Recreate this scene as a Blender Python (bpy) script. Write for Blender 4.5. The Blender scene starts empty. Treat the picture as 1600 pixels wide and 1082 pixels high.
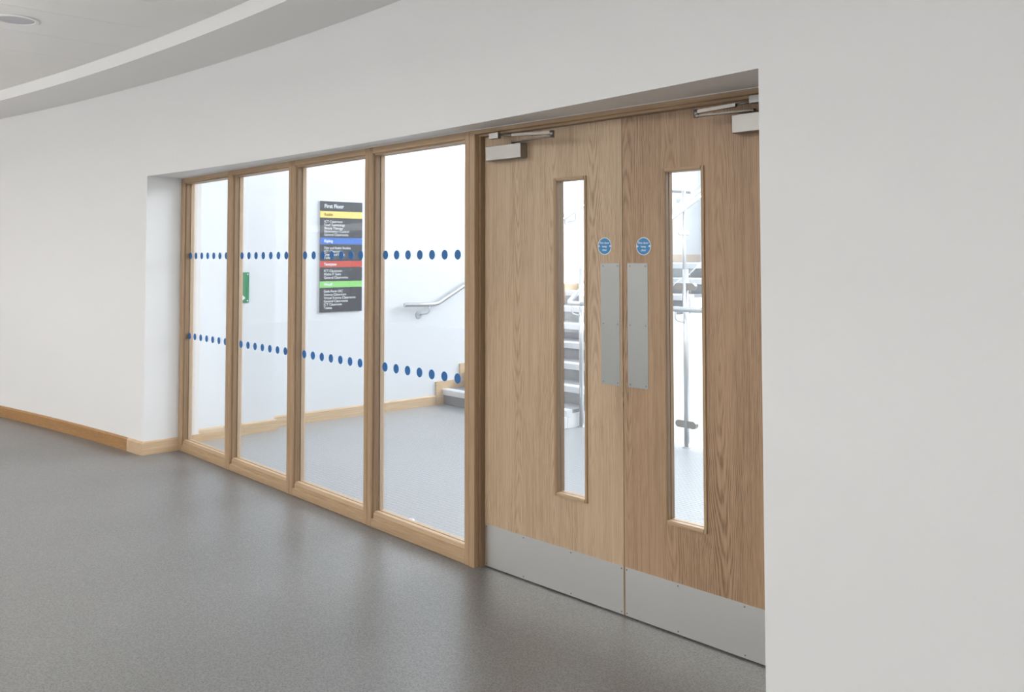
import bpy, bmesh, math, random
from mathutils import Vector, Matrix
random.seed(7)
S = bpy.context.scene
COL = S.collection
PI = math.pi

# ------------------------------------------------------------------ camera, world, lights, exposure
F, PITCH, ROLL, PPY, YAW, DIST, EYE = 1393.6, .0404, -.0009, 346.4, -.8316, 2.8075, 1.5
FAC, XJ = .0407, -3.3923              # the doors stand at a slight angle to the glazed screen; x of their joint
fw = Vector((math.sin(YAW)*math.cos(PITCH), math.cos(YAW)*math.cos(PITCH), math.sin(PITCH)))
rt = Vector((math.cos(YAW), -math.sin(YAW), 0)); up = rt.cross(fw)
r2 = rt*math.cos(ROLL) + up*math.sin(ROLL); u2 = up*math.cos(ROLL) - rt*math.sin(ROLL)
cam = bpy.data.cameras.new('camera'); camo = bpy.data.objects.new('camera', cam); COL.objects.link(camo)
camo.matrix_world = Matrix(((r2.x, u2.x, -fw.x, 0), (r2.y, u2.y, -fw.y, -DIST), (r2.z, u2.z, -fw.z, EYE), (0, 0, 0, 1)))
cam.sensor_fit = 'HORIZONTAL'; cam.sensor_width = 36; cam.lens = F/1600*36
cam.shift_y = -(541-PPY)/1600; cam.clip_start = .05
S.camera = camo
S.view_settings.view_transform = 'Standard'; S.view_settings.look = 'None'
S.view_settings.gamma = 1; S.view_settings.use_curve_mapping = False
S.view_settings.exposure = 0.0

W = bpy.data.worlds.new('world'); S.world = W; W.use_nodes = True
bg = W.node_tree.nodes['Background']; bg.inputs[0].default_value = (.86, .93, 1, 1); bg.inputs[1].default_value = 1.2

def area(name, loc, rot, sx, sy, power, col):
    l = bpy.data.lights.new(name, 'AREA'); l.shape = 'RECTANGLE'; l.size = sx; l.size_y = sy
    l.energy = power; l.color = col
    o = bpy.data.objects.new(name, l); COL.objects.link(o); o.location = loc; o.rotation_euler = rot
    return o
# daylight in the hall's long window, in the stairwell's rooflight and in its tall side window, plus added hall fill lamps
area('hall_window_daylight', (-6.5, -8.9, 1.5), (-PI/2, 0, PI), 10, 2.6, 60, (1, .985, .96))
area('hall_side_fill', (3.9, -5.2, 1.5), (0, PI/2, 0), 2.6, 5.6, 25, (.80, .90, 1))  # added lamp, unseen, brightens faces turned to the right
area('hall_overhead_fill', (-5.0, -5.6, 2.93), (0, 0, 0), 10.8, 3.6, 72, (1, .985, .965))  # added overhead light, unseen, brightens the hall floor
area('hall_uplight_fill', (-6.0, -3.9, 1.93), (PI, 0, 0), 13, .22, 420, (1, .97, .94))  # added lamp behind the view, brightens ceiling and bulkhead
area('rooflight_daylight', (-4.3, 2.3, 5.72), (0, 0, 0), 4.6, 3.2, 30, (.90, .95, 1))
area('stair_back_window_daylight', (-3.9, 7.26, 4.05), (-PI/2, 0, 0), 5.2, 2.8, 820, (.88, .94, 1))
area('stair_window_daylight', (-.62, 1.8, 2.2), (0, PI/2, 0), 4.2, 2.8, 22, (.88, .94, 1))

# ------------------------------------------------------------------ materials
def mat(name):
    m = bpy.data.materials.new(name); m.use_nodes = True
    return m, m.node_tree.nodes, m.node_tree.links, m.node_tree.nodes['Principled BSDF']
def plain(name, col, rough=.5, metal=0., spec=.5):
    m, n, l, b = mat(name)
    b.inputs['Base Color'].default_value = (*col, 1); b.inputs['Roughness'].default_value = rough
    b.inputs['Metallic'].default_value = metal; b.inputs['Specular IOR Level'].default_value = spec
    return m
def node(n, t, **k):
    o = n.new(t)
    for a, v in k.items():
        if a == 'ins':
            for i, x in v.items(): o.inputs[i].default_value = x
        else: setattr(o, a, v)
    return o
def paint(name, col, rough=.55):
    m, n, l, b = mat(name)
    b.inputs['Base Color'].default_value = (*col, 1); b.inputs['Roughness'].default_value = rough
    b.inputs['Specular IOR Level'].default_value = .25
    tc = node(n, 'ShaderNodeTexCoord'); no = node(n, 'ShaderNodeTexNoise', ins={'Scale': 180., 'Detail': 3.})
    bu = node(n, 'ShaderNodeBump', ins={'Strength': .05, 'Distance': .002})
    l.new(tc.outputs['Object'], no.inputs['Vector']); l.new(no.outputs['Fac'], bu.inputs['Height']); l.new(bu.outputs[0], b.inputs['Normal'])
    return m
def math_(n, l, op, a, b=None, c=None):
    o = n.new('ShaderNodeMath'); o.operation = op
    for i, v in enumerate((a, b, c)):
        if v is None: continue
        if isinstance(v, (int, float)): o.inputs[i].default_value = v
        else: l.new(v, o.inputs[i])
    return o.outputs[0]
def oak(name, axis, light, dark, fig=0.0, leaf=.17, rough=.42, seed=0.0):
    """oak: streaky grain along one axis; fig > 0 adds plain-sawn cathedral figure in veneer leaves (door faces, grain along z)"""
    m, n, l, b = mat(name)
    tc = node(n, 'ShaderNodeTexCoord')
    def stretched(sc, long, detail, rgh=.55):
        mp = node(n, 'ShaderNodeMapping'); s = [sc, sc, sc]; s[axis] = long
        mp.inputs['Scale'].default_value = s; mp.inputs['Location'].default_value = (seed, seed*1.7, seed*.6)
        no = node(n, 'ShaderNodeTexNoise', ins={'Scale': 1., 'Detail': detail, 'Roughness': rgh})
        l.new(tc.outputs['Object'], mp.inputs['Vector']); l.new(mp.outputs[0], no.inputs['Vector'])
        return no.outputs['Fac']
    fine = stretched(300., 7., 4.); mid = stretched(95., 1.3, 3.); broad = stretched(9., .5, 2.)
    v = math_(n, l, 'MULTIPLY', fine, .46)
    v = math_(n, l, 'ADD', v, math_(n, l, 'MULTIPLY', mid, .34))
    v = math_(n, l, 'ADD', v, math_(n, l, 'MULTIPLY', broad, .20))
    if fig:
        sep = node(n, 'ShaderNodeSeparateXYZ'); l.new(tc.outputs['Object'], sep.inputs[0])
        wob = stretched(3.5, 1.3, 2.)
        xs = math_(n, l, 'ADD', math_(n, l, 'DIVIDE', sep.outputs[0], leaf), seed)
        idx = math_(n, l, 'FLOOR', xs)
        uu = math_(n, l, 'MULTIPLY', math_(n, l, 'SUBTRACT', math_(n, l, 'FRACT', xs), .5), leaf)
        wn = node(n, 'ShaderNodeTexWhiteNoise', noise_dimensions='1D'); l.new(idx, wn.inputs['W'])
        uu = math_(n, l, 'ADD', uu, math_(n, l, 'MULTIPLY', math_(n, l, 'SUBTRACT', wob, .5), .10))
        zz = math_(n, l, 'ADD', sep.outputs[2], math_(n, l, 'MULTIPLY', wn.outputs['Value'], 2.3))
        d = math_(n, l, 'PINGPONG', zz, 1.15)
        d = math_(n, l, 'ADD', math_(n, l, 'MULTIPLY', d, .05), .010)
        wob2 = stretched(14., 5., 2.)
        d = math_(n, l, 'ADD', d, math_(n, l, 'MULTIPLY', wob2, .010))
        r = math_(n, l, 'SQRT', math_(n, l, 'ADD', math_(n, l, 'MULTIPLY', uu, uu), math_(n, l, 'MULTIPLY', d, d)))
        ph = math_(n, l, 'ADD', math_(n, l, 'MULTIPLY', r, 1050.), math_(n, l, 'MULTIPLY', stretched(30., 6., 3.), 3.))
        w = math_(n, l, 'MULTIPLY', math_(n, l, 'ADD', math_(n, l, 'SINE', ph), 1.), .5)
        w = math_(n, l, 'POWER', w, 1.6)
        # the grain lines are broken into pores
        brk = math_(n, l, 'ADD', math_(n, l, 'MULTIPLY', stretched(160., 14., 3.), 1.8), -.45)
        zone = math_(n, l, 'ADD', math_(n, l, 'MULTIPLY', stretched(5., 1.1, 1.), 2.2), -.55)
        zone = math_(n, l, 'MAXIMUM', math_(n, l, 'MINIMUM', zone, 1.), .12)
        w = math_(n, l, 'MULTIPLY', math_(n, l, 'MULTIPLY', w, brk), zone)
        v = math_(n, l, 'SUBTRACT', v, math_(n, l, 'MULTIPLY', math_(n, l, 'SUBTRACT', w, .15), fig))
        v = math_(n, l, 'ADD', v, math_(n, l, 'MULTIPLY', math_(n, l, 'SUBTRACT', wn.outputs['Value'], .5), .05))
    cr = node(n, 'ShaderNodeValToRGB'); cr.color_ramp.elements[0].position = .32; cr.color_ramp.elements[1].position = .62
    cr.color_ramp.elements[0].color = (*dark, 1); cr.color_ramp.elements[1].color = (*light, 1)
    l.new(v, cr.inputs[0]); l.new(cr.outputs[0], b.inputs['Base Color'])
    b.inputs['Roughness'].default_value = rough; b.inputs['Specular IOR Level'].default_value = .35
    bu = node(n, 'ShaderNodeBump', ins={'Strength': .12, 'Distance': .001}); l.new(v, bu.inputs['Height']); l.new(bu.outputs[0], b.inputs['Normal'])
    return m
def brushed(name, col, rough, axis=0, metal=1.0):
    m, n, l, b = mat(name)
    tc = node(n, 'ShaderNodeTexCoord'); mp = node(n, 'ShaderNodeMapping')
    s = [700., 700., 700.]; s[axis] = 6.; mp.inputs['Scale'].default_value = s
    no = node(n, 'ShaderNodeTexNoise', ins={'Scale': 1., 'Detail': 2.})
    mp2 = node(n, 'ShaderNodeMapping'); mp2.inputs['Scale'].default_value = (5, 5, 9)
    no2 = node(n, 'ShaderNodeTexNoise', ins={'Scale': 1., 'Detail': 4.})
    l.new(tc.outputs['Object'], mp.inputs['Vector']); l.new(mp.outputs[0], no.inputs['Vector'])
    l.new(tc.outputs['Object'], mp2.inputs['Vector']); l.new(mp2.outputs[0], no2.inputs['Vector'])
    r = math_(n, l, 'ADD', math_(n, l, 'MULTIPLY', no.outputs['Fac'], .10), math_(n, l, 'MULTIPLY', no2.outputs['Fac'], .10))
    l.new(math_(n, l, 'ADD', r, rough-.10), b.inputs['Roughness'])
    bu = node(n, 'ShaderNodeBump', ins={'Strength': .06, 'Distance': .0005}); l.new(no.outputs['Fac'], bu.inputs['Height']); l.new(bu.outputs[0], b.inputs['Normal'])
    b.inputs['Base Color'].default_value = (*col, 1); b.inputs['Metallic'].default_value = metal
    return m
def vinyl(name, a, bcol, rough, lugs=False, spec=.5, grain=1.):
    m, n, l, b = mat(name)
    tc = node(n, 'ShaderNodeTexCoord')
    n1 = node(n, 'ShaderNodeTexNoise', ins={'Scale': 150., 'Detail': 3., 'Roughness': .7})
    n2 = node(n, 'ShaderNodeTexNoise', ins={'Scale': 1.1, 'Detail': 4.})
    vo = node(n, 'ShaderNodeTexVoronoi', ins={'Scale': 120.})
    for x in (n1, n2, vo): l.new(tc.outputs['Object'], x.inputs['Vector'])
    v = math_(n, l, 'ADD', math_(n, l, 'MULTIPLY', n1.outputs['Fac'], .95), math_(n, l, 'MULTIPLY', vo.outputs['Distance'], .35))
    cr = node(n, 'ShaderNodeValToRGB'); cr.color_ramp.elements[0].position = .36; cr.color_ramp.elements[1].position = .74
    cr.color_ramp.elements[0].color = (*a, 1); cr.color_ramp.elements[1].color = (*bcol, 1)
    l.new(v, cr.inputs[0]); l.new(cr.outputs[0], b.inputs['Base Color'])
    l.new(math_(n, l, 'ADD', math_(n, l, 'MULTIPLY', n2.outputs['Fac'], .14), rough-.07), b.inputs['Roughness'])
    b.inputs['Specular IOR Level'].default_value = spec
    bu = node(n, 'ShaderNodeBump', ins={'Strength': .10, 'Distance': .001})
    h = n1.outputs['Fac']
    if lugs:
        sp = node(n, 'ShaderNodeSeparateXYZ'); l.new(tc.outputs['Object'], sp.inputs[0])
        k = 2*PI/.05
        sx = math_(n, l, 'SINE', math_(n, l, 'MULTIPLY', math_(n, l, 'ADD', sp.outputs[0], sp.outputs[1]), k*.7))
        sy = math_(n, l, 'SINE', math_(n, l, 'MULTIPLY', math_(n, l, 'SUBTRACT', sp.outputs[0], sp.outputs[1]), k*.7))
        q = math_(n, l, 'MULTIPLY', sx, sy)
        h = math_(n, l, 'SMOOTH_MAX', q, .1, .4)
        bu.inputs['Strength'].default_value = .55; bu.inputs['Distance'].default_value = .004
    l.new(h, bu.inputs['Height']); l.new(bu.outputs[0], b.inputs['Normal'])
    return m
def glass_mat(name, tint, refl=1.0):
    m, n, l, b = mat(name); n.remove(b); out = n['Material Output']
    tr = node(n, 'ShaderNodeBsdfTransparent'); tr.inputs[0].default_value = (*tint, 1)
    gl = node(n, 'ShaderNodeBsdfGlossy', ins={'Roughness': 0.0}); fr = node(n, 'ShaderNodeFresnel', ins={'IOR': 1.5})
    mx = node(n, 'ShaderNodeMixShader')
    l.new(math_(n, l, 'MULTIPLY', fr.outputs[0], refl), mx.inputs[0])
    l.new(tr.outputs[0], mx.inputs[1]); l.new(gl.outputs[0], mx.inputs[2]); l.new(mx.outputs[0], out.inputs[0])
    return m

M = {}
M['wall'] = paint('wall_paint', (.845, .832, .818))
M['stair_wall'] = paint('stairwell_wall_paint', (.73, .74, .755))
M['ceil'] = paint('ceiling_tile_paint', (.85, .835, .81), .8)
M['gap'] = plain('joint_dark', (.10, .10, .10), .9)
OL, OD = (.50, .35, .215), (.33, .20, .105)
M['oak_z'] = oak('oak_upright', 2, OL, OD)
M['oak_shaded'] = oak('oak_brown_shaded', 2, (.33, .215, .125), (.20, .12, .065))  # oak darkened so the colour carries the shade of side faces
M['oak_rear_lit'] = oak('oak_bead_lit', 2, (.60, .45, .32), (.44, .31, .20))  # same oak made paler, stairwell light put into the colour
M['oak_x'] = oak('oak_lengthwise', 0, (.54, .38, .235), (.36, .23, .125))
M['oak_y'] = oak('oak_depthwise', 1, (.68, .51, .33), (.47, .31, .18))
M['door_a'] = oak('oak_veneer_left', 2, (.60, .44, .295), (.36, .24, .14), .50, .24, seed=.37)
M['door_b'] = oak('oak_veneer_right', 2, (.485, .32, .197), (.25, .148, .083), .52, .22, seed=3.2)
M['steel'] = brushed('brushed_steel', (.74, .725, .70), .40)
M['steel_z'] = brushed('brushed_steel_upright', (.38, .375, .355), .45, 2)
M['chrome'] = plain('satin_tube', (.62, .625, .63), .30, 1.0)
M['nickel'] = brushed('satin_nickel', (.37, .355, .33), .42)
M['arm'] = plain('polished_arm', (.22, .205, .19), .3, 1.0)
M['screw'] = plain('screw_dark', (.25, .25, .25), .5, .6)
M['hall_floor'] = vinyl('speckled_vinyl', (.052, .051, .049), (.205, .202, .197), .36, False, .9)
M['stair_floor'] = vinyl('studded_vinyl', (.26, .265, .27), (.355, .363, .37), .30, True)
M['riser'] = vinyl('riser_vinyl', (.15, .15, .155), (.29, .29, .30), .5)
M['nosing'] = plain('nosing_aluminium', (.80, .81, .83), .4, .2)
M['white'] = plain('white_gloss', (.85, .86, .87), .35)
M['pane'] = glass_mat('pane_glass', (.985, .99, .99), .3)
M['guard'] = glass_mat('guard_glass', (.985, .992, .99), .5)
M['vinyl_blue'] = plain('blue_vinyl', (.028, .15, .40), .5)
M['disc_blue'] = plain('blue_disc', (.035, .24, .52), .35)
M['disc_white'] = plain('white_print', (.80, .82, .84), .45)
M['sign_dark'] = plain('sign_charcoal', (.07, .072, .08), .35)
M['sign_yellow'] = plain('sign_yellow', (.84, .66, .20), .35)
M['sign_blue'] = plain('sign_blue', (.08, .19, .56), .35)
M['sign_red'] = plain('sign_red', (.56, .09, .07), .35)
M['sign_green'] = plain('sign_green', (.28, .64, .20), .35)
M['sign_olive'] = plain('sign_olive_print', (.30, .21, .03), .5)
M['green'] = plain('green_plate', (.03, .24, .11), .4)
M['grille'] = plain('speaker_grille', (.54, .525, .55), .7)
M['rubber'] = plain('black_rubber', (.03, .03, .03), .7)
M['seal'] = plain('white_seal', (.82, .82, .80), .5)

# ------------------------------------------------------------------ helpers
def bbox(bm, a, b, bev=0.0):
    """axis box from corner a to corner b, edges optionally chamfered"""
    x0, x1 = sorted((a[0], b[0])); y0, y1 = sorted((a[1], b[1])); z0, z1 = sorted((a[2], b[2]))
    v = [bm.verts.new(p) for p in ((x0,y0,z0),(x1,y0,z0),(x1,y1,z0),(x0,y1,z0),(x0,y0,z1),(x1,y0,z1),(x1,y1,z1),(x0,y1,z1))]
    fs = [bm.faces.new([v[i] for i in q]) for q in ((0,3,2,1),(4,5,6,7),(0,1,5,4),(1,2,6,5),(2,3,7,6),(3,0,4,7))]
    if bev:
        es = list({e for f in fs for e in f.edges})
        bmesh.ops.bevel(bm, geom=es, offset=bev, segments=1, affect='EDGES', profile=.5)
    return bm
def prism(bm, poly, z0, z1):
    lo = [bm.verts.new((x, y, z0)) for x, y in poly]; hi = [bm.verts.new((x, y, z1)) for x, y in poly]
    bm.faces.new(lo[::-1]); bm.faces.new(hi)
    for i in range(len(poly)):
        j = (i+1) % len(poly); bm.faces.new((lo[i], lo[j], hi[j], hi[i]))
def extrude(bm, prof, axis, a, b):
    """profile (two coordinates, in order of the other two axes) swept along axis from a to b"""
    def P(t, c):
        q = list(c); q.insert(axis, t); return q
    lo = [bm.verts.new(P(a, c)) for c in prof]; hi = [bm.verts.new(P(b, c)) for c in prof]
    bm.faces.new(lo[::-1]); bm.faces.new(hi)
    for i in range(len(prof)):
        j = (i+1) % len(prof); bm.faces.new((lo[i], lo[j], hi[j], hi[i]))
def cyl(bm, p, q, r, seg=20, r_end=None):
    p, q = Vector(p), Vector(q); d = (q-p).normalized()
    a = d.orthogonal().normalized(); b = d.cross(a)
    r_end = r if r_end is None else r_end
    A = [bm.verts.new(p+(a*math.cos(t)+b*math.sin(t))*r) for t in [2*PI*i/seg for i in range(seg)]]
    B = [bm.verts.new(q+(a*math.cos(t)+b*math.sin(t))*r_end) for t in [2*PI*i/seg for i in range(seg)]]
    bm.faces.new(A[::-1]); bm.faces.new(B)
    for i in range(seg):
        j = (i+1) % seg; f = bm.faces.new((A[i], A[j], B[j], B[i])); f.smooth = True
def rounded_path(pts, rad, n=6):
    P = [Vector(p) for p in pts]; out = [P[0]]
    for i in range(1, len(P)-1):
        a = (P[i-1]-P[i]); b = (P[i+1]-P[i]); r = min(rad, a.length*.45, b.length*.45)
        s, e = P[i]+a.normalized()*r, P[i]+b.normalized()*r
        for k in range(n+1):
            t = k/n; out.append(s*(1-t)**2 + P[i]*2*t*(1-t) + e*t*t)
    return out+[P[-1]]
def tube(bm, pts, r, seg=14):
    P = [Vector(p) for p in pts]; rings = []; ref = None
    for i, p in enumerate(P):
        t = ((P[min(i+1, len(P)-1)]-P[max(i-1, 0)])).normalized()
        a = t.orthogonal().normalized() if ref is None else (ref-t*ref.dot(t)).normalized()
        ref = a; b = t.cross(a)
        rings.append([bm.verts.new(p+(a*math.cos(2*PI*k/seg)+b*math.sin(2*PI*k/seg))*r) for k in range(seg)])
    bm.faces.new(rings[0][::-1]); bm.faces.new(rings[-1])
    for A, B in zip(rings, rings[1:]):
        for k in range(seg):
            f = bm.faces.new((A[k], A[(k+1) % seg], B[(k+1) % seg], B[k])); f.smooth = True
def obj(name, bm, m, parent=None, loc=None):
    me = bpy.data.meshes.new(name)
    bmesh.ops.recalc_face_normals(bm, faces=bm.faces)
    bm.to_mesh(me); bm.free(); me.materials.append(m)
    o = bpy.data.objects.new(name, me); COL.objects.link(o)
    if parent: o.parent = parent
    if loc: o.location = loc
    return o
def box(name, a, b, m, parent=None, bev=0.0):
    return obj(name, bbox(bmesh.new(), a, b, bev), m, parent)
def empty(name, loc=(0, 0, 0), rz=0.0):
    o = bpy.data.objects.new(name, None); COL.objects.link(o); o.location = loc; o.rotation_euler = (0, 0, rz)
    o.empty_display_size = .1
    return o
def tag(o, label=None, cat=None, group=None, kind=None):
    if label: o['label'] = label
    if cat: o['category'] = cat
    if group: o['group'] = group
    if kind: o['kind'] = kind
    return o
def clone(src, parent, loc):
    c = src.copy(); COL.objects.link(c); c.parent = parent; c.location = loc
    return c
def text_mesh(name, s, size, m, parent, loc, rot, bold=0.0, align='LEFT', xs=1.0):
    cu = bpy.data.curves.new(name, 'FONT'); cu.body = s; cu.size = size; cu.align_x = align; cu.extrude = .0004; cu.offset = bold
    cu.resolution_u = 3
    t = bpy.data.objects.new(name, cu); COL.objects.link(t)
    bpy.context.view_layer.update()
    me = bpy.data.meshes.new_from_object(t.evaluated_get(bpy.context.evaluated_depsgraph_get()))
    bpy.data.objects.remove(t); bpy.data.curves.remove(cu)
    me.materials.clear(); me.materials.append(m); me.name = name
    o = bpy.data.objects.new(name, me); COL.objects.link(o); o.parent = parent; o.location = loc; o.rotation_euler = rot; o.scale = (xs, 1, 1)
    return o

# ------------------------------------------------------------------ setting: hall
XL, XR, YB = -19.0, 4.0, -9.0          # hall extents
X0, X1 = -6.96, -1.626                 # opening in the curved wall
HEAD, ZB, ZC = 2.130, 2.85, 2.94       # head of opening, underside of bulkhead, ceiling
def arc(x): return -.118-.017*(x+4)**2
def arc_in(x): return -.56-.0176*(x+4)**2
WB = .165                              # stair-side face of the curved wall
box('floor', (XL, YB, -.25), (XR, .0, 0), M['hall_floor']); tag(bpy.data.objects['floor'], kind='structure', label='speckled grey vinyl hall floor with a soft sheen')
box('trim_1', (X0, -.0, -.25), (X1, WB, 0), M['hall_floor']); tag(bpy.data.objects['trim_1'], kind='structure', label='strip of floor running under the screen and doors')
def arcs(a, b, n): return [(a+(b-a)*i/n, arc(a+(b-a)*i/n)) for i in range(n+1)]
bm = bmesh.new()
prism(bm, arcs(XL, X0, 100)+[(X0, WB), (XL, WB)], 0, HEAD)
prism(bm, arcs(X1, XR, 50)+[(XR, WB), (X1, WB)], 0, HEAD)
for a, b in ((XL, X0), (X0, X1), (X1, XR)):
    prism(bm, arcs(a, b, 50)+[(b, WB), (a, WB)], HEAD, 3.3)
tag(obj('wall_front', bm, M['wall']), kind='structure', label='gently curved white wall with the wide opening for screen and doors')
tag(box('wall_left', (XL-.2, YB, 0), (XL, -3.3, 3.3), M['wall']), kind='structure')
bm = bmesh.new(); bbox(bm, (XR, YB, 0), (XR+.2, -8.0, 3.3)); bbox(bm, (XR, -2.4, 0), (XR+.2, -1.2, 3.3)); bbox(bm, (XR, -8.0, 0), (XR+.2, -2.4, .2)); bbox(bm, (XR, -8.0, 2.8), (XR+.2, -2.4, 3.3))
tag(obj('wall_right', bm, M['wall']), kind='structure')
w7 = tag(empty('window_7', (XR+.1, -5.2, 0)), kind='structure', label='added tall hall window at the right end, out of view, to brighten the left reveal')  # unseen window added around the side fill light
for i in range(5): box('mullion', (-.04, -2.8+1.4*i-.025, .2), (.04, -2.8+1.4*i+.025, 2.8), M['white'], w7)
for z in (.2, 2.75): box('window_rail', (-.04, -2.8, z), (.04, 2.8, z+.05), M['white'], w7)
for i in range(4): box('pane', (-.004, -2.8+1.4*i+.026, .25), (.004, -1.4+1.4*i-.026, 2.75), M['pane'], w7)
bm = bmesh.new()
bbox(bm, (XL, YB-.2, 0), (XR, YB, .12)); bbox(bm, (XL, YB-.2, 2.85), (XR, YB, 3.3))
bbox(bm, (XL, YB-.2, .12), (-11.6, YB, 2.85)); bbox(bm, (-1.4, YB-.2, .12), (XR, YB, 2.85))
tag(obj('wall_back', bm, M['wall']), kind='structure')
# bulkhead along the curved wall
bm = bmesh.new(); N = 140; xs = [XL+(XR-XL)*i/N for i in range(N+1)]
prism(bm, [(x, arc_in(x)) for x in xs]+[(x, arc(x)+.004) for x in xs[::-1]], ZB, ZC+.12)
tag(obj('trim_2', bm, M['wall']), kind='structure', label='curved plaster bulkhead along the top of the wall')
# ceiling: planks 0.6 m wide, the row against the bulkhead cut to its curve
ceil = box('ceiling', (XL, -3.72, ZC+.03), (XR, -.9, ZC+.20), M['gap']); tag(ceil, kind='structure', label='pale grey suspended ceiling of long tiles')
J0 = -5.035; G = .0022; YC = -1.95
cols = [J0+.61*k for k in range(-23, 15)]
tile_me = None
for k, x in enumerate(cols):
    a, b = x+G, x+.61-G
    if a < XL or b > XR: continue
    bm = bmesh.new(); prism(bm, [(a, YC+G), (b, YC+G), (b, arc_in(b)-.001), (a, arc_in(a)-.001)], ZC, ZC+.03)
    obj('ceiling_tile', bm, M['ceil'], ceil)
    for r in range(2):
        if YC-1.17*(r+1) < -4.5: break
        y1 = YC-1.17*r-G
        if tile_me is None:
            bm = bmesh.new(); bbox(bm, (0, 0, 0), (.61-2*G, -1.17+2*G, .03)); o = obj('ceiling_tile', bm, M['ceil'], ceil, (a, y1, ZC)); tile_me = o
        else: clone(tile_me, ceil, (a, y1, ZC))
tag(box('trim_6', (.4, -7.5, ZC), (XR, -4.3, ZC+.2), M['ceil']), kind='structure', label='ceiling beside the opening of the added overhead light'); tag(box('trim_7', (XL, -7.5, ZC), (-11.2, -4.3, ZC+.2), M['ceil']), kind='structure', label='ceiling at the far left of the hall')
tag(box('trim_5', (XL, YB, ZC), (XR, -7.5, ZC+.2), M['ceil']), kind='structure', label='ceiling strip over the hall window')
bm = bmesh.new(); bbox(bm, (-6.55, -.14, -.06), (6.55, .14, -.03)); bbox(bm, (-6.55, -.14, -.03), (6.55, -.12, .03)); bbox(bm, (-6.55, .12, -.03), (6.55, .14, .03))
ul = tag(empty('added_uplighter', (-6.0, -3.9, 1.94)), 'made-up white trough uplighter behind the view, added to brighten the hall ceiling', 'fill lamp'); obj('trough', bm, M['white'], ul)  # unseen fitting added around the ceiling fill light
for x in (-6.2, -2, 2, 6.2):
    bm = bmesh.new(); cyl(bm, (x, .13, .02), (x, .13, ZC+.035-1.94), .004, 8); obj('hanger', bm, M['chrome'], ul)
# skirting of the hall
def skirt_prof(h=.1): return [(0, 0), (0, h), (-.008, h), (-.018, h-.012), (-.018, 0)]
bm = bmesh.new(); n = 60; T = .018
xe = -7.19
px = [XL+(xe-XL)*i/n for i in range(n+1)]
rows = []
for dy, z in ((0.003, 0), (0.003, .1), (-.008, .1), (-T, .088), (-T, 0)):
    rows.append([bm.verts.new((x, arc(x)+dy, z)) for x in px])
for i in range(5):
    for k in range(n): bm.faces.new((rows[i][k], rows[i][k+1], rows[(i+1) % 5][k+1], rows[(i+1) % 5][k]))
bm.faces.new([r[0] for r in rows]); bm.faces.new([r[-1] for r in rows][::-1])
M['oak_skirt'] = oak('oak_skirting_warm', 0, (.47, .265, .115), (.31, .155, .06))
tag(obj('baseboard_left', bm, M['oak_skirt']), kind='structure', label='warm brown oak skirting along the curved wall')
bm = bmesh.new()   # pale mitred corner piece that returns into the opening
ya = arc(X0); yb = arc(xe)
outer = [(xe+.001, yb-T), (X0+T, ya-T), (X0+T, .0)]; inner = [(xe+.001, yb), (X0, ya), (X0, .0)]; mid = [(xe+.001, yb-.008), (X0+.008, ya-.008), (X0+.008, .0)]
def ring(z, P): return [bm.verts.new((x, y, z)) for x, y in P]
O0, O1, MI, I1, I0 = ring(0, outer), ring(.088, outer), ring(.1, mid), ring(.1, inner), ring(0, inner)
for A, B in ((O0, O1), (O1, MI), (MI, I1), (I1, I0)):
    for k in range(2): bm.faces.new((A[k], A[k+1], B[k+1], B[k]))
for k in (0, 2): bm.faces.new((O0[k], O1[k], MI[k], I1[k], I0[k]))
M['oak_pale'] = oak('oak_pale', 1, (.68, .50, .33), (.50, .33, .19))
tag(obj('baseboard_corner', bm, M['oak_pale']), kind='structure', label='pale oak skirting returning round the corner into the opening')

# window of the hall, behind the camera
wn = tag(empty('window_5', (-6.5, YB-.1, 0)), kind='structure', label='long hall window opposite the curved wall')
for i in range(7):
    x = -5.1+10.2*i/6; box('mullion', (x-.025, -.05, .12), (x+.025, .05, 2.85), M['white'], wn)
for z in (.12, 2.80): box('window_rail', (-5.1, -.05, z), (5.1, .05, z+.05), M['white'], wn)
for i in range(6):
    x = -5.1+10.2*i/6; box('pane', (x+.026, -.004, .17), (x+1.7-.026, .004, 2.80), M['pane'], wn)

# ------------------------------------------------------------------ setting: stairwell
WX, WY, SR, ST = -7.29, 7.30, -.6, 5.8
FE = 3.06                              # edge of the landing floor
bm = bmesh.new(); bbox(bm, (-7.5, WB, -.3), (SR, 2.90, 0)); bbox(bm, (-5.56, 2.90, -.3), (SR, FE, 0)); bbox(bm, (-7.5, 2.90, -.3), (-5.56, FE, -.01))
tag(obj('floor_stairwell', bm, M['stair_floor']), kind='structure', label='pale grey studded floor of the stair landing')
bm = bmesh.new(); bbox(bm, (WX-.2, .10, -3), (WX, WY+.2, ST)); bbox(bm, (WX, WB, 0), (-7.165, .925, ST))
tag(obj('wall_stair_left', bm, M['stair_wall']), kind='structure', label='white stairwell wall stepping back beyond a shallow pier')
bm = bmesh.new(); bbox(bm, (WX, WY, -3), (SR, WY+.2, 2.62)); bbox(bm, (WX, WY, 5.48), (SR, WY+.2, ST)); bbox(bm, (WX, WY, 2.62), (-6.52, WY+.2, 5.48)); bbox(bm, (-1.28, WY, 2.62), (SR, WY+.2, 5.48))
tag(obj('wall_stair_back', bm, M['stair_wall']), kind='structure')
w8 = tag(empty('window_8', (-3.9, WY+.1, 0)), kind='structure', label='high window across the back of the stairwell')
for i in range(5):
    x = -2.6+5.2*i/4; box('mullion', (x-.025, -.04, 2.62), (x+.025, .04, 5.48), M['white'], w8)
for z in (2.62, 5.43): box('window_rail', (-2.62, -.04, z), (2.62, .04, z+.05), M['white'], w8)
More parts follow.
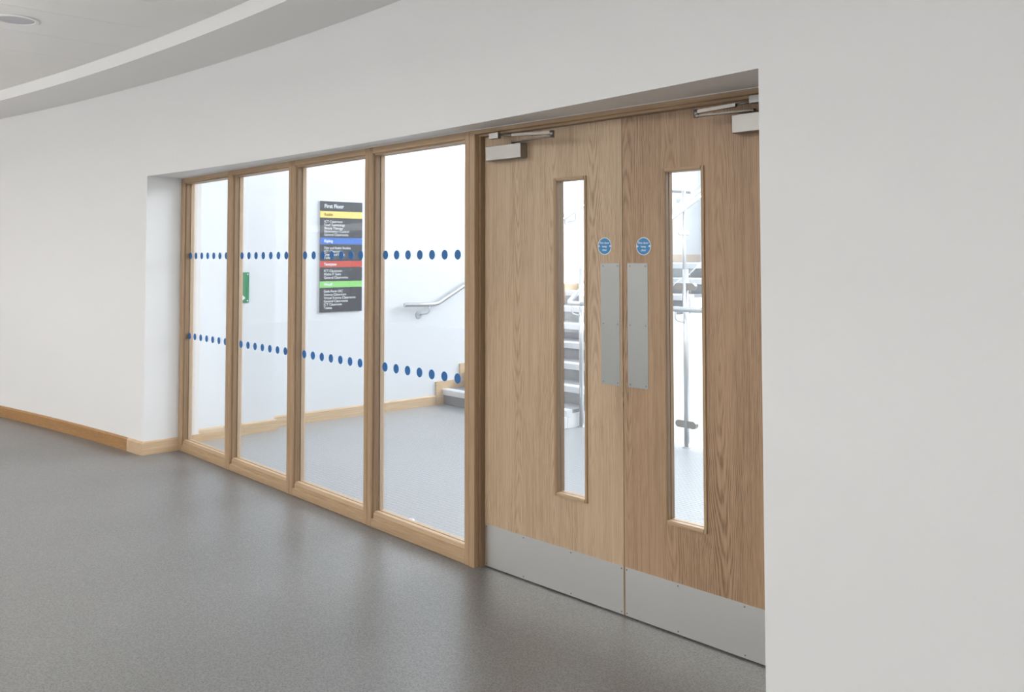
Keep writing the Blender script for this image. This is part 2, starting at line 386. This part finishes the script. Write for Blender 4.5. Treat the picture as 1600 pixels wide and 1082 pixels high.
for i in range(4):
    x = -2.6+1.3*i; box('pane', (x+.026, -.004, 2.67), (x+1.274, .004, 5.43), M['pane'], w8)
bm = bmesh.new()
bbox(bm, (SR, WB, -3), (SR+.2, WY, .1)); bbox(bm, (SR, WB, 4.3), (SR+.2, WY, ST))
bbox(bm, (SR, WB, .1), (SR+.2, .4, 4.3)); bbox(bm, (SR, 3.2, .1), (SR+.2, WY, 4.3))
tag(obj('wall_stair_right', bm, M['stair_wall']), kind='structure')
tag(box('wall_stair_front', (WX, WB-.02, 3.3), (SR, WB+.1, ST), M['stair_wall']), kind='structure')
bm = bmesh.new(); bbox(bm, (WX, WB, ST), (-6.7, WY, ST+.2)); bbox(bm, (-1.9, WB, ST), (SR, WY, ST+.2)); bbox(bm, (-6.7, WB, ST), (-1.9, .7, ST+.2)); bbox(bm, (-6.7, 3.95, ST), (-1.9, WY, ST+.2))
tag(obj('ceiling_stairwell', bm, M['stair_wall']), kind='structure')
tag(box('floor_lower', (-5.48, FE, -1.9), (SR, WY, -1.7), M['white']), kind='structure', label='pale half landing down in the stair void')
w6 = tag(empty('window_6', (SR+.1, 1.8, 0)), kind='structure', label='tall side window of the stairwell')
for i in range(4):
    y = -1.4+2.8*i/3; box('mullion', (-.04, y-.025, .1), (.04, y+.025, 4.3), M['white'], w6)
for z in (.1, 2.2, 4.25): box('window_rail', (-.04, -1.4, z), (.04, 1.4, z+.05), M['white'], w6)
for i in range(3):
    y = -1.4+2.8*i/3; box('pane', (-.004, y+.026, .15), (.004, y+.907, 4.25), M['pane'], w6)
# skirtings on the stair side
def skirt_y(name, x, y0, y1, lab):
    bm = bmesh.new(); extrude(bm, [(x, 0), (x, .1), (x+.008, .1), (x+.018, .088), (x+.018, 0)], 1, y0, y1)
    return tag(obj(name, bm, M['oak_y']), kind='structure', label=lab)
skirt_y('baseboard_pier', -7.165, WB+.018, .943, 'pale oak skirting on the shallow pier behind the first panes')
skirt_y('baseboard_stair', WX, .943, 2.775, 'pale oak skirting leading to the foot of the stair')
bm = bmesh.new(); bbox(bm, (-7.165, WB, 0), (X0+.018, WB+.018, .1)); bbox(bm, (X0, .095, 0), (X0+.018, WB, .1))
tag(obj('baseboard_return', bm, M['oak_pale']), kind='structure', label='short end of pale skirting wrapping the wall just behind the first pane')

# ------------------------------------------------------------------ staircase
stair = tag(empty('staircase', (-6.38, 2.87, 0)), 'straight flight of grey steps with bright nosings rising along the stairwell wall', 'staircase')
def SP(x, y, z): return (x+6.38, y-2.87, z)
RI, GO, NR = .16, .30, 9
XA, XB = WX+.022, -5.50
for k in range(NR):
    y = 2.87+GO*k; z = RI*k
    box('riser', SP(XA, y, z+(0.0 if k else .001)), SP(XB-.0005, y+.03, z+RI-.062), M['riser'], stair)
    if k < NR-1: box('tread', SP(XA, y+.055, z+RI-.03), SP(XB, y+GO+.03, z+RI-.001), M['riser'], stair)
    bm = bmesh.new(); x0 = SP(XA, 0, 0)[0]; x1 = SP(XB, 0, 0)[0]; yy = y-2.87; zz = z+RI
    extrude(bm, [(yy-.012, zz-.062), (yy-.020, zz-.008), (yy-.012, zz), (yy+.055, zz), (yy+.055, zz-.062)], 0, x0, x1)
    obj('nosing', bm, M['nosing'], stair)
YL = 2.87+GO*(NR-1)
box('half_landing', SP(XA, YL+.055, RI*NR-.20), SP(XB, WY, RI*NR-.001), M['riser'], stair)
# white outer string with enclosed spandrel below
bm = bmesh.new(); prof = [(-.008, 0)]
for k in range(NR):
    prof += [(GO*k-.008, RI*k+RI-.064), (GO*k+.03, RI*k+RI-.064), (GO*k+.03, RI*k+RI-.031)] if k < NR-1 else [(GO*k-.008, RI*NR-.064), (GO*k+.05, RI*NR-.064), (GO*k+.05, RI*NR+.06)]
    if k < NR-1: prof += [(GO*(k+1)-.008, RI*k+RI-.031)]
prof += [(WY-2.872, RI*NR+.06), (WY-2.872, -1.69), (.20, -1.69), (.20, 0)]
extrude(bm, prof, 0, -5.530+6.38, -5.498+6.38)
obj('outer_string', bm, M['white'], stair)
box('string_foot', SP(-5.585, 2.80, 0), SP(-5.499, 2.862, .10), M['white'], stair, .004)
# stepped oak skirting on the wall
bm = bmesh.new(); poly = [(2.776, 0)]; GS = .3125
for k in range(NR):
    y = 2.776+GS*k; z = RI*k
    poly += [(y, z+.236 if k else .236), (y+GS, z+.236)] if k < NR-1 else [(y, z+.236), (y+.1, z+.236)]
poly += [(2.876+GS*(NR-1), RI*NR+.1), (WY-.003, RI*NR+.1), (WY-.003, RI*NR-.12), (YL, RI*NR-.12), (2.90, 0)]
extrude(bm, [(y-2.87, z) for y, z in poly], 0, WX+.001+6.38, WX+.020+6.38)
obj('stair_skirting', bm, M['oak_y'], stair)

# wall handrail with brackets
RZ = 1.03
hr = tag(empty('wall_handrail', (-7.22, 2.34, RZ)), 'steel tube handrail bracketed to the white wall, level then climbing beside the stair', 'handrail')
def HP(x, y, z): return (x+7.22, y-2.34, z-RZ)
sl = .5
ytop = 2.74+(2.37-1.03)/sl
bm = bmesh.new(); tube(bm, rounded_path([HP(-7.22, 2.34, 1.034), HP(-7.22, 2.735, 1.026), HP(-7.22, ytop, 2.37), HP(-7.22, 7.0, 2.37)], .06), .0215); obj('rail', bm, M['chrome'], hr)
for y, z in ((2.575, 1.03), (4.72, 2.02), (6.85, 2.37)):
    bm = bmesh.new(); tube(bm, rounded_path([HP(-7.22, y+.07, z+.015 if y < 3 else z), HP(-7.22, y+.07, z-.09), HP(-7.288, y-.01, z-.105)], .035), .008, 10)
    b_ = obj('bracket', bm, M['chrome'], hr)
    bm = bmesh.new(); cyl(bm, HP(-7.2895, y-.01, z-.105), HP(-7.282, y-.01, z-.105), .038, 24); cyl(bm, HP(-7.282, y-.01, z-.105), HP(-7.277, y-.01, z-.105), .014, 12)
    obj('rose', bm, M['chrome'], b_)

# glass balustrade: level guard along the landing edge and the raking one up the flight
def clamp_bm(x0, x1, y, z, r=.028):
    bm = bmesh.new(); seg = 10; pts = []
    for s, cx in ((1, max(x0, x1)-r), (-1, min(x0, x1)+r)):
        for k in range(seg+1):
            t = -PI/2+PI*k/seg; pts.append((cx+s*math.cos(t)*r, z+s*math.sin(t)*r))
    lo = [bm.verts.new((a, y-.016, b)) for a, b in pts]; hi = [bm.verts.new((a, y+.016, b)) for a, b in pts]
    bm.faces.new(lo); bm.faces.new(hi[::-1])
    for i in range(len(pts)):
        j = (i+1) % len(pts); bm.faces.new((lo[i], hi[i], hi[j], lo[j]))
    return bm
gb = tag(empty('landing_balustrade', (-4.33, 3.01, 0)), 'level glass balustrade with steel posts and tube rail seen through the door panes', 'balustrade')
def GP(x, y, z): return (x+4.33, y-3.01, z)
fb = tag(empty('stair_balustrade', (-5.50, 3.3, .2)), 'raking glass balustrade with tube rail climbing the open side of the flight', 'balustrade')
def FP(x, y, z): return (x+5.50, y-3.3, z-.2)
posts = (-5.468, -4.33, -3.22, -2.11)
for x in posts:
    PP, own = (FP, fb) if x < -5.4 else (GP, gb)
    bm = bmesh.new(); cyl(bm, PP(x, 3.01, 0), PP(x, 3.01, 1.405), .0212, 20); p_ = obj('post', bm, M['chrome'], own)
    bm = bmesh.new(); cyl(bm, PP(x, 3.01, .0), PP(x, 3.01, .006), .034, 24); obj('base_plate', bm, M['chrome'], p_)
    bm = bmesh.new(); tube(bm, rounded_path([PP(x-.045, 2.935, 1.09), PP(x-.045, 2.935, 1.00), PP(x, 2.99, .985)], .03), .007, 10); obj('bracket', bm, M['chrome'], p_)
    if x > -5.4:
        for z in (.18, 1.268): obj('clamp', clamp_bm(GP(x-.10, 0, 0)[0], GP(x+.10, 0, 0)[0], 0, z), M['nickel'], p_)
for a, b in zip(posts, posts[1:]): box('glass_panel', GP(max(a+.045, -5.385), 3.005, .07), GP(b-.045, 3.015, 1.39), M['guard'], gb)
bm = bmesh.new(); tube(bm, [GP(posts[-1]+.25, 2.93, 1.083), GP(-5.39, 2.93, 1.094)], .0215); obj('rail', bm, M['chrome'], gb)
slope = RI/GO; RX = -5.470
rail = rounded_path([(-5.391, 2.93, 1.094), (-5.56, 2.93, 1.094), (-5.50, 3.10, 1.25), (-5.42, 5.15, 1.27+1.99*.535), (-5.42, 7.1, 1.27+1.99*.535)], .05)
bm = bmesh.new(); tube(bm, [FP(*p) for p in rail], .0215); obj('rail', bm, M['chrome'], fb)
for y in (3.42, 4.52, 5.32):
    zb = .16+max(0, (y-2.87)/GO)*RI+.02; zb = min(zb, RI*NR+.05)
    zt = min(1.27+(y-3.16)*.535, 1.27+1.99*.535)
    bm = bmesh.new(); cyl(bm, FP(RX, y, zb-.12), FP(RX, y, zt+.17), .0212, 20); p_ = obj('post', bm, M['chrome'], fb)
    bm = bmesh.new(); cyl(bm, FP(RX-.03, y, zt-.02), FP(RX+.02, y, zt-.01), .024, 14); obj('rail_knob', bm, M['chrome'], p_)
    for z in (zb+.16, zt-.25):
        obj('clamp', bbox(bmesh.new(), FP(RX-.016, y-.08, z-.026), FP(RX+.016, y+.08, z+.026), .012), M['steel'], p_)
for a, b in ((3.42, 4.52), (4.52, 5.32)):
    bm = bmesh.new(); za = .42+(a-2.87)*slope; zb = .42+(b-2.87)*slope
    extrude(bm, [(a+.04-3.3, za-.2), (b-.04-3.3, zb-.2), (b-.04-3.3, zb+.80-.2), (a+.04-3.3, za+.80-.2)], 0, RX+5.5-.005, RX+5.5+.005)
    obj('glass_panel', bm, M['guard'], fb)

# ------------------------------------------------------------------ signs in the stairwell
ds = tag(empty('directory_sign', (WX+.001, 1.655, 1.511)), 'tall charcoal wall directory with yellow, blue, red and green bands of room names', 'sign')
W2, HT = .228, 1.032
y0s, zt = -W2, HT/2
bands = [(.090, 'sign_dark'), (.062, 'sign_yellow'), (.178, 'sign_dark'), (.060, 'sign_blue'), (.150, 'sign_dark'), (.057, 'sign_red'), (.125, 'sign_dark'), (.058, 'sign_green'), (.220, 'sign_dark')]
box('backing', (0, -W2, -HT/2), (.008, W2, HT/2), M['white'], ds)
texts = [['First Floor'], ['Ruskin'], ['ICT Classroom', 'Food Technology', 'Beauty Therapy', 'Electronics / Control', 'General Classrooms'], ['Kipling'],
         ['Film and Radio Studios', 'ICT Classroom', 'Drama and Music', 'Toilets'], ['Tennyson'], ['ICT Classroom', 'Maths IT Suite', 'General Classrooms'], ['Woolf'],
         ['Sixth Form LRC', 'Science Classroom', 'Virtual Science Classrooms', 'General Classrooms', 'ICT Classroom', 'Toilets']]
z = zt
for (fr, mk), tx in zip(bands, texts):
    h = fr*HT
    pl = box('panel', (.008, -W2, z-h+.0012), (.016, W2, z-.0012), M[mk], ds, .0008)
    n = len(tx)
    for i, s in enumerate(tx):
        big = s == 'First Floor'; head = n == 1 and not big
        size = .052 if big else (.036 if head else .0335)
        zc = z-h/2 if n == 1 else z-.033-.0305*i
        mt = M['sign_olive'] if s == 'Ruskin' else M['disc_white']
        text_mesh('lettering', s, size, mt, pl, (.0166, -W2+.042, zc-size*.34), (PI/2, 0, PI/2), .0012 if n == 1 else .0003, 'LEFT', .93)
    z -= h
gs = tag(empty('exit_plate', (-7.164, .590, 1.247)), 'small green wall plate with white corner screws half hidden behind the oak upright', 'sign')
box('plate', (0, -.086, -.129), (.012, .086, .129), M['green'], gs, .003)
for y in (-.07, .07):
    for z in (-.112, .112):
        bm = bmesh.new(); cyl(bm, (.011, y, z), (.0145, y, z), .006, 12); obj('screw', bm, M['disc_white'], gs)
bm = bmesh.new(); prism(bm, [(-.018, 0), (0, -.02), (.02, 0), (0, .022)], 0, .001); o = obj('white_mark', bm, M['disc_white'], gs, (.0125, .03, -.088)); o.rotation_euler = (PI/2, 0, PI/2)

# ------------------------------------------------------------------ glazed screen: four framed panels
joints = [-6.9575, -6.0872, -5.1846, -4.2929, XJ]
ST_W, DEP, TOPZ = .036, .090, 2.126
dot_src = None
for i in range(4):
    a, b = joints[i]+.0014, joints[i+1]-.0014
    if i == 0: wl = .0505
    else: wl = ST_W
    w = tag(empty('window_%d' % (i+1), ((a+b)/2, 0, 0)), kind='structure',
            label=['narrow looking glazed panel at the far left end of the oak screen', 'second glazed oak panel from the left, green plate behind it', 'third glazed oak panel, the room directory seen through it', 'glazed oak panel next to the doors, handrail seen through it'][i])
    c = (a+b)/2; A, B = a-c, b-c
    def upright(x0, x1):
        return box('stile', (x0, 0, 0), (x1, DEP, TOPZ), M['oak_z'], w, .0025)
    upright(A, A+wl); upright(B-ST_W, B)
    l_, r_ = A+wl, B-ST_W
    box('head_rail', (l_, .002, TOPZ-.036), (r_, DEP, TOPZ), M['oak_x'], w, .0015)
    box('sill_rail', (l_, .002, 0), (r_, DEP, .046), M['oak_x'], w, .003)
    for y0, y1 in ((.014, .048), (.056, .086)):
        ch = .007 if y0 < .03 else -.007
        for s, x in ((1, l_), (-1, r_)):
            bm = bmesh.new(); e = x+s*.009
            pr = [(x, y0), (x+s*.004, y0), (e, y0+.006), (e, y1), (x, y1)] if ch > 0 else [(x, y0), (e, y0), (e, y1-.006), (x+s*.004, y1), (x, y1)]
            prism(bm, pr, .046, TOPZ-.036); obj('glazing_bead', bm, M['oak_shaded' if ch > 0 else 'oak_rear_lit'], w)  # side beads: shade painted on the front, stairwell light on the rear
        bm = bmesh.new(); pr = [(y0, .046), (y0, .068), (y0+.010, .084), (y1, .084), (y1, .046)] if ch > 0 else [(y0, .046), (y0, .084), (y1, .080), (y1, .046)]
        extrude(bm, pr, 0, l_+.009, r_-.009); obj('glazing_bead', bm, M['oak_x'], w)
        bm = bmesh.new(); zt_ = TOPZ-.036; extrude(bm, [(y0, zt_), (y0, zt_-.009), (y1, zt_-.009), (y1, zt_)], 0, l_+.009, r_-.009); obj('glazing_bead', bm, M['oak_x'], w)
    pane = box('pane', (l_+.002, .049, .060), (r_-.002, .055, TOPZ-.040), M['pane'], w)
    for z in (1.515, .8885):
        for k in range(7):
            x = joints[i+1]-.797+.1077*k-c
            if x-.024 < l_+.002: x = l_+.028
            if dot_src is None:
                bm = bmesh.new(); cyl(bm, (0, 0, 0), (0, -.0006, 0), .0255, 24); dot_src = obj('dot', bm, M['vinyl_blue'], pane, (x, .0488, z))
            else: clone(dot_src, pane, (x, .0488, z))
# bright plaster bead around the frame
bm = bmesh.new(); bbox(bm, (X0, .001, TOPZ), (XJ, .012, HEAD)); tag(obj('trim_3', bm, M['seal']), kind='structure', label='thin white bead between the oak head and the plaster')

# ------------------------------------------------------------------ doors
def DE(name): return empty(name, (XJ, 0, 0), FAC)
dfm = tag(DE('trim_4'), kind='structure', label='stepped oak frame around the double doors')
JW = 1.832
def jamb(s, x):
    bm = bmesh.new(); prism(bm, [(x, 0), (x+s*.036, 0), (x+s*.037, .001), (x+s*.037, .10), (x, .10)], 0, 2.126)
    obj('jamb', bm, M['oak_z'], dfm)
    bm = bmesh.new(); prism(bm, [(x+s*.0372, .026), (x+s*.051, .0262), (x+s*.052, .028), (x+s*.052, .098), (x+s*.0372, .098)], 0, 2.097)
    obj('stop', bm, M['oak_shaded'], dfm)  # stop darkened in colour for the shade on its side
jamb(1, .0006); jamb(-1, JW)
bm = bmesh.new(); extrude(bm, [(.0, 2.126), (.0, 2.108), (.001, 2.107), (.024, 2.107), (.026, 2.106), (.026, 2.097), (.10, 2.097), (.10, 2.126)], 0, .038, JW-.038)
obj('head', bm, M['oak_x'], dfm)
bm = bmesh.new(); bbox(bm, (0, .001, 2.126), (JW, .012, 2.131)); obj('bead', bm, M['seal'], dfm)

DF, DB = .0546, .0986                  # faces of the leaves
def screws(parent, pts, y):
    for x, z in pts:
        bm = bmesh.new(); cyl(bm, (x, y, z), (x, y-.0012, z), .0032, 10); obj('screw', bm, M['screw'], parent)
def door(name, t0, t1, g0, g1, m, lab, meet, pp, disc, dz):
    d = tag(DE(name), kind='structure', label=lab)
    zlo, zhi = .430, 1.862; b = .0145; zb, ztop = .006, 2.094
    o0, o1, q0, q1 = g0+b-.004, g1-b+.004, zlo+b-.004, zhi-b+.004
    bm = bmesh.new()   # one slab with the vision opening cut through
    def ringv(y): return ([bm.verts.new((x, y, z)) for x, z in ((t0, zb), (t1, zb), (t1, ztop), (t0, ztop))], [bm.verts.new((x, y, z)) for x, z in ((o0, q0), (o1, q0), (o1, q1), (o0, q1))])
    fo, fi = ringv(DF); bo, bi = ringv(DB)
    for k in range(4):
        j = (k+1) % 4
        bm.faces.new((fo[k], fo[j], fi[j], fi[k])); bm.faces.new((bo[j], bo[k], bi[k], bi[j]))
        bm.faces.new((fo[j], fo[k], bo[k], bo[j])); bm.faces.new((fi[k], fi[j], bi[j], bi[k]))
    obj('leaf', bm, m, d)
    for u, v in ((g0, g0+b), (g1, g1-b)):
        e = math.copysign(.0018, v-u); box('opening_shade', (v-e*.2, DF-.001, zlo+b), (v+e, (DF+DB)/2-.0038, zhi-b), M['oak_shaded'], d)  # thin added strip, its dark colour is the shade in the reveal
    for s, y in ((-1, DF), (1, DB)):
        yy = y+s*.007; yi = (DF+DB)/2+s*.0035
        pr = lambda u, v: [(u, y), (u, yy), (v-math.copysign(.004, v-u), yy), (v, yy-s*.004), (v, yi), (u+math.copysign(.0045, v-u), yi), (u+math.copysign(.0045, v-u), y)]
        for u, v in ((g0, g0+b), (g1, g1-b)):
            bm = bmesh.new(); prism(bm, pr(u, v), zlo, zhi); obj('glazing_bead', bm, M['oak_z'] if s < 0 else M['oak_shaded'], d)  # rear beads darkened in colour against the stairwell light
        for u, v in ((zlo, zlo+b), (zhi, zhi-b)):
            bm = bmesh.new(); extrude(bm, [(q[1], q[0]) for q in pr(u, v)], 0, g0+b, g1-b); obj('glazing_bead', bm, M['oak_x'], d)
    box('pane', (g0+b-.002, (DF+DB)/2-.003, zlo+b-.002), (g1-b+.002, (DF+DB)/2+.003, zhi-b+.002), M['pane'], d)
    kp = box('kick_plate', (t0+.004, DF-.0016, .007), (t1-.003, DF-.0001, .2065), M['steel'], d)
    xs = [t0+.012, t0+(t1-t0)*.31, t0+(t1-t0)*.655, t1-.012]
    screws(kp, [(x, z) for x in xs for z in (.018, .196)], DF-.0016)
    p = box('push_plate', (pp[0], DF-.0016, .956), (pp[1], DF-.0001, 1.476), M['steel_z'], d)
    screws(p, [(x, z) for x in (pp[0]+.012, pp[1]-.012) for z in (.968, 1.216, 1.464)], DF-.0016)
    bm = bmesh.new(); cyl(bm, (0, 0, 0), (0, -.0014, 0), .0375, 40); dsk = obj('fire_notice', bm, M['disc_white'], d, (disc, DF-.0001, dz))
    bm = bmesh.new(); cyl(bm, (0, -.0014, 0), (0, -.0018, 0), .0343, 40); obj('blue_face', bm, M['disc_blue'], dsk)
    for s in (-1, 1):
        bm = bmesh.new(); cyl(bm, (s*.0305, -.0014, 0), (s*.0305, -.0024, 0), .0042, 12); obj('notch', bm, M['disc_white'], dsk)
    for i, t in enumerate(('Fire door', 'keep', 'clear')):
        text_mesh('lettering', t, .0138, M['disc_white'], dsk, (0, -.0020, .0095-.0150*i), (PI/2, 0, 0), .0002, 'CENTER')
    return d
d1 = door('door_1', .0555, .9095, .519, .713, M['door_a'], 'left oak leaf of the double doors, complete with its door closer', 1, (.793, .895), .815, 1.549)
d2 = door('door_2', .9135, 1.777, 1.120, 1.320, M['door_b'], 'right redder oak leaf of the double doors, partly hidden by the white wall', -1, (.938, 1.043), 1.023, 1.5465)
box('meeting_stile', (.9045, DF+.012, .006), (.9095, DF+.02, 2.094), M['rubber'], d1)

def closer(d, x0, x1, pin, shoe0, shoe1, elbow, link_to):
    c = box('closer_body', (x0, .007, 1.969), (x1, DF, 2.039), M['nickel'], d, .002)
    bm = bmesh.new(); cyl(bm, (pin, .032, 2.039), (pin, .032, 2.056), .010, 14); obj('spindle', bm, M['arm'], c)
    bm = bmesh.new(); e = Vector(elbow); p = Vector((pin, .032, 2.050))
    def bar(bm, p, q, w, h):
        dv = (q-p).normalized(); sd = Vector((-dv.y, dv.x, 0)).normalized()*w; hz = Vector((0, 0, h))
        v = [bm.verts.new(c_+sx*sd+sz*hz) for c_ in (p, q) for sx, sz in ((-1, -1), (1, -1), (1, 1), (-1, 1))]
        for f in ((0, 1, 2, 3), (7, 6, 5, 4), (0, 4, 5, 1), (1, 5, 6, 2), (2, 6, 7, 3), (3, 7, 4, 0)): bm.faces.new([v[k] for k in f])
    bar(bm, p, e-Vector((0, 0, .008)), .011, .003); obj('main_arm', bm, M['arm'], c)
    bm = bmesh.new(); q = Vector(link_to)
    m_ = e+(q-e)*.72
    bar(bm, e+Vector((0, 0, .008)), m_, .0085, .0065); cyl(bm, m_, q, .0045, 12)
    obj('link_arm', bm, M['arm'], c)
    bm = bmesh.new(); cyl(bm, e-Vector((0, 0, .013)), e+Vector((0, 0, .017)), .011, 14); obj('elbow_pivot', bm, M['arm'], c)
    sh = box('frame_shoe', (shoe0, -.022, 2.068), (shoe1, .0, 2.097), M['nickel'], c, .0015)
closer(d1, .109, .348, .272, .162, .226, (.612, -.06, 2.044), (.222, -.012, 2.083))
closer(d2, 1.474, 1.713, 1.552, 1.564, 1.66, (1.362, -.06, 2.047), (1.572, -.012, 2.076))

# ------------------------------------------------------------------ small loose things
sp = tag(empty('ceiling_speaker', (-5.957, -1.428, ZC)), 'round grey ceiling speaker set in a pale tile', 'speaker')
bm = bmesh.new(); seg = 40
pr = [(.100, 0), (.124, 0), (.128, -.003), (.122, -.007), (.104, -.008), (.100, -.003)]
rg = [[bm.verts.new((r*math.cos(2*PI*k/seg), r*math.sin(2*PI*k/seg), z)) for r, z in pr] for k in range(seg)]
for k in range(seg):
    A, B = rg[k], rg[(k+1) % seg]
    for j in range(len(pr)): bm.faces.new((A[j], B[j], B[(j+1) % len(pr)], A[(j+1) % len(pr)]))
obj('rim', bm, M['ceil'], sp)
bm = bmesh.new(); cyl(bm, (0, 0, 0), (0, 0, -.0045), .100, 40); obj('grille', bm, M['grille'], sp)
st = tag(empty('door_stop', (-4.143, .20, 0)), 'small domed chrome door stop on the floor just behind the fourth pane', 'door stop')
bm = bmesh.new(); cyl(bm, (0, 0, 0), (0, 0, .006), .024, 24); cyl(bm, (0, 0, .006), (0, 0, .030), .020, 24, .014); obj('dome', bm, M['chrome'], st)
bm = bmesh.new(); cyl(bm, (0, 0, .010), (0, 0, .018), .0215, 24); obj('buffer_ring', bm, M['seal'], st)
